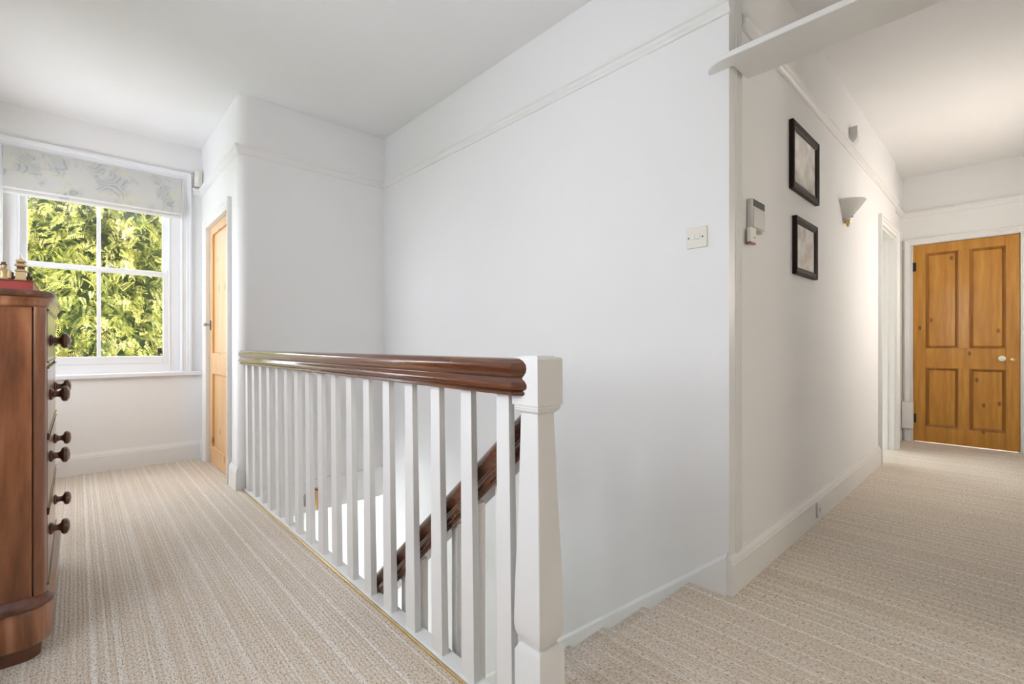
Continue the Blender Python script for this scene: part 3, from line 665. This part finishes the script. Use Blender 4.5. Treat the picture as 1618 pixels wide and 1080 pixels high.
def picture(name, label, x0, x1, z0, z1, fw, pm):
    t = Thing(name, ((x0 + x1) / 2, YH, z0), label, 'picture', 'framed pictures on the hall wall')
    yf = YH - .022
    fr = MB(); prf = [(0, 0), (0, .020), (.004, .022), (fw * .45, .017), (fw * .7, .0185), (fw, .012), (fw, 0)]
    fr.loft([[(x0 + o_, YH - d, z0 + o_), (x1 - o_, YH - d, z0 + o_), (x1 - o_, YH - d, z1 - o_), (x0 + o_, YH - d, z1 - o_)] for o_, d in prf], False)
    t.part(fr, 'frame', 'blackframe')
    t.part(MB().box(x0 + fw - .004, x1 - fw + .004, YH - .010, YH - .002, z0 + fw - .004, z1 - fw + .004), 'slip', 'ceramic')
    t.part(MB().box(x0 + fw + .006, x1 - fw - .006, YH - .0115, YH - .010, z0 + fw + .006, z1 - fw - .006), 'print', pm)
picture('framed_picture', 'upper, larger dark framed print on the hall wall', 2.600, 3.050, 1.762, 2.105, .042, 'print1')
picture('framed_picture', 'lower, smaller dark framed print on the hall wall', 2.650, 3.020, 1.342, 1.635, .036, 'print2')

t = Thing('wall_sconce', (3.69, YH, 1.78), 'frosted glass half cone wall light with a brass tip', 'wall light')
sc_ = MB(); outer = [(.016, 1.786), (.045, 1.818), (.085, 1.868), (.118, 1.916)]; inner = [(.115, 1.916), (.082, 1.870), (.042, 1.821), (.012, 1.790)]
sc_.lathe(outer + inner, (3.69, YH - .002, 0), 'z', 24, 1, (PI, 2 * PI), False)
t.part(sc_, 'shade', 'frosted', smooth=True)
t.part(MB().box(3.66, 3.72, YH - .014, YH, 1.79, 1.87), 'back_plate', 'grey', bevel=.003)
t.part(MB().lathe([(.010, 0), (.012, .02), (.022, .026), (.024, .05), (.010, .062)], (3.69, YH - .045, 1.81), 'z', 14), 'bulb', 'whiteplastic', smooth=True)
t.part(MB().lathe([(.001, 1.752), (.008, 1.756), (.011, 1.764), (.007, 1.770), (.015, 1.776), (.020, 1.785), (.019, 1.794), (.006, 1.796)], (3.69, YH - .022, 0), 'z', 16), 'finial', 'brass', smooth=True)

def pir(name, label, rings_, m, lens):
    t = Thing(name, rings_[0][0], label, 'sensor')
    t.part(MB().loft(rings_), 'body', m, bevel=.003)
    t.part(lens, 'lens', 'whiteplastic')
x0, x1, y = 3.84, 3.91, YH
pir('motion_sensor', 'white motion sensor above the picture rail in the hall',
    [[(x0, y, 2.345), (x1, y, 2.345), (x1, y - .018, 2.345), (x0, y - .018, 2.345)], [(x0, y, 2.365), (x1, y, 2.365), (x1, y - .044, 2.372), (x0, y - .044, 2.372)], [(x0, y, 2.458), (x1, y, 2.458), (x1, y - .046, 2.458), (x0, y - .046, 2.458)]],
    'whiteplastic', MB().box(x0 + .012, x1 - .012, y - .047, y - .044, 2.385, 2.425))
a, bq = (XC - .002, YW - .075), (XC - .075, YW - .002)
pir('motion_sensor', 'cream motion sensor tucked in the corner beside the window',
    [[(XC - .005, YW - .055, z), (XC - .005, YW - .005, z), (XC - .055, YW - .005, z), (XC - .062, YW - .032, z), (XC - .032, YW - .062, z)] for z in (2.345, 2.475)],
    'plastic', MB().prism([(XC - .060, YW - .034), (XC - .034, YW - .060), (XC - .037, YW - .063), (XC - .063, YW - .037)], 'z', 2.37, 2.42))

t = Thing('phone_socket', (3.02, YH - .02, .06), 'small white socket on the hall skirting board', 'socket')
t.part(MB().box(2.985, 3.06, YH - .030, YH - .0205, .028, .112), 'plate', 'whiteplastic', bevel=.003)
t.part(MB().box(3.010, 3.036, YH - .0315, YH - .0295, .058, .078), 'jack', 'grey')
t = Thing('boxed_casing', (6.2, YH, .13), 'small white box casing on the corner beside the honey pine door', 'box')
t.part(MB().box(XE - .07, XE - .024, .705, YH + .025, .135, .405), 'body', 'whiteplastic', bevel=.004)
t.part(MB().box(XE - .016, XE - .002, YH + .012, YH + .026, .40, 1.96), 'trunking', 'grey')

# door bell under the stairwell wall
t = Thing('door_chime', (1.31, YS - .012, -.25), 'brown wooden door bell with a grey gong below the stairwell wall', 'door bell')
t.part(MB().box(1.300, 1.352, YS - .045, YS - .012, -.245, -.085), 'case', 'palepine', bevel=.003)
t.part(MB().box(1.298, 1.354, YS - .047, YS - .011, -.098, -.088), 'moulding', 'chestdark')
t.part(MB().lathe([(.050, 0), (.048, .012), (.030, .022), (.004, .026)], (1.252, YS - .012, -.165), 'y', 24, -1), 'gong', 'steel', smooth=True)

# ---------------------------------------------------------------- garden: conifers outside the window
struct('floor_garden', MB().box(-30, 30, YW + .4, 40, ZG - .4, ZG - .25), 'lawn', 'garden lawn outside', 'lawn')
def crown_r(t):                      # radius of the crown, t = 0 at the ground, 1 at the top
    return 1.9 * (1 - t) ** .30 * (.55 + .45 * min(1, t * 6))
def foliage_mesh(h, n):
    u = rng.random(n); tt = .30 + .70 * u ** .9; th = rng.random(n) * 2 * PI
    lump = 1 + .13 * np.sin(th * 5 + tt * 17) + .10 * np.sin(th * 9 - tt * 31) + .06 * rng.standard_normal(n)
    rad = np.array([crown_r(x) for x in tt]) * lump * (1 - .22 * rng.random(n) ** 2)
    P = np.stack([rad * np.cos(th), rad * np.sin(th), tt * h], 1)
    out = np.stack([np.cos(th), np.sin(th), np.full(n, -.25) + .55 * rng.standard_normal(n)], 1) + .45 * rng.standard_normal((n, 3))
    out /= np.linalg.norm(out, axis=1)[:, None]
    up = np.array([0, 0, 1.0]); side = np.cross(out, up); side /= np.linalg.norm(side, axis=1)[:, None]
    nrm = np.cross(side, out); roll = rng.standard_normal(n) * .7
    s2 = side * np.cos(roll)[:, None] + nrm * np.sin(roll)[:, None]; n2 = np.cross(s2, out)
    L = .10 + .11 * rng.random(n)
    # one spray: centre line with paired leaflets, drooping
    V = []; F = []; base = 0
    leaf_v = []; 
    K = 8
    for k in range(K):
        f = (k + .6) / K
        for s_ in (-1, 1):
            ln = .40 * (1 - .55 * f); wd = .036
            p0 = np.array([f, 0, -.18 * f * f]); d = np.array([.62, s_ * .78, -.12]); d /= np.linalg.norm(d)
            q = np.array([-d[1], d[0], .15]); 
            a_ = p0; b_ = p0 + d * ln * .5 + q * wd; c_ = p0 + d * ln; e_ = p0 + d * ln * .5 - q * wd
            leaf_v += [a_, b_, c_, e_]
    tip = np.array([1.0, 0, -.18]); leaf_v += [tip, tip + np.array([.12, .06, -.03]), tip + np.array([.28, 0, -.1]), tip + np.array([.12, -.06, -.03])]
    lv = np.array(leaf_v); m_ = len(lv)
    W = P[:, None, :] + L[:, None, None] * (lv[None, :, 0:1] * out[:, None, :] + lv[None, :, 1:2] * s2[:, None, :] + lv[None, :, 2:3] * n2[:, None, :])
    W = W.reshape(-1, 3).astype(np.float32); nq = len(W) // 4
    me = bpy.data.meshes.new('foliage'); me.vertices.add(len(W)); me.vertices.foreach_set('co', W.ravel())
    me.loops.add(nq * 4); me.loops.foreach_set('vertex_index', np.arange(nq * 4, dtype=np.int32))
    me.polygons.add(nq); me.polygons.foreach_set('loop_start', np.arange(0, nq * 4, 4, dtype=np.int32))
    me.update(calc_edges=True); me.materials.append(M['leaf']); return me
TH = 7.0
fm = foliage_mesh(TH, 17000)
spots = [(.35, 9.2, 0.0, 1.0, 'sunlit yellow green conifer filling the sash window'), (-5.3, 9.6, 2.1, .98, 'conifer left of the one filling the sash window'), (6.0, 9.8, 4.0, .96, 'conifer right of the one filling the sash window'),
         (-2.6, 15.2, 1.0, 1.05, 'conifer further back on the left of the garden'), (3.4, 15.4, 5.0, 1.05, 'conifer further back on the right of the garden')]
for x, y, rz, sc, lab in spots:
    t = empty('conifer_tree', (x, y, ZG - .26)); t.rotation_euler.z = rz; t.scale = (sc, sc, sc)
    tag(t, lab, 'tree', 'conifers outside the window')
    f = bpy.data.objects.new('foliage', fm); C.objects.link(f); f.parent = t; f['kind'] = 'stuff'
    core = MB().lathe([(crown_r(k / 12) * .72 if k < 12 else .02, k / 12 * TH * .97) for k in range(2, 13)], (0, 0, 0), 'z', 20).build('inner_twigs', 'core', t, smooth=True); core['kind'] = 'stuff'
    MB().lathe([(.20, 0), (.15, 1.2), (.10, 3.0)], (0, 0, 0), 'z', 12).build('trunk', 'bark', t, smooth=True)
for o in bpy.data.objects:
    if 'base' in o: del o['base']
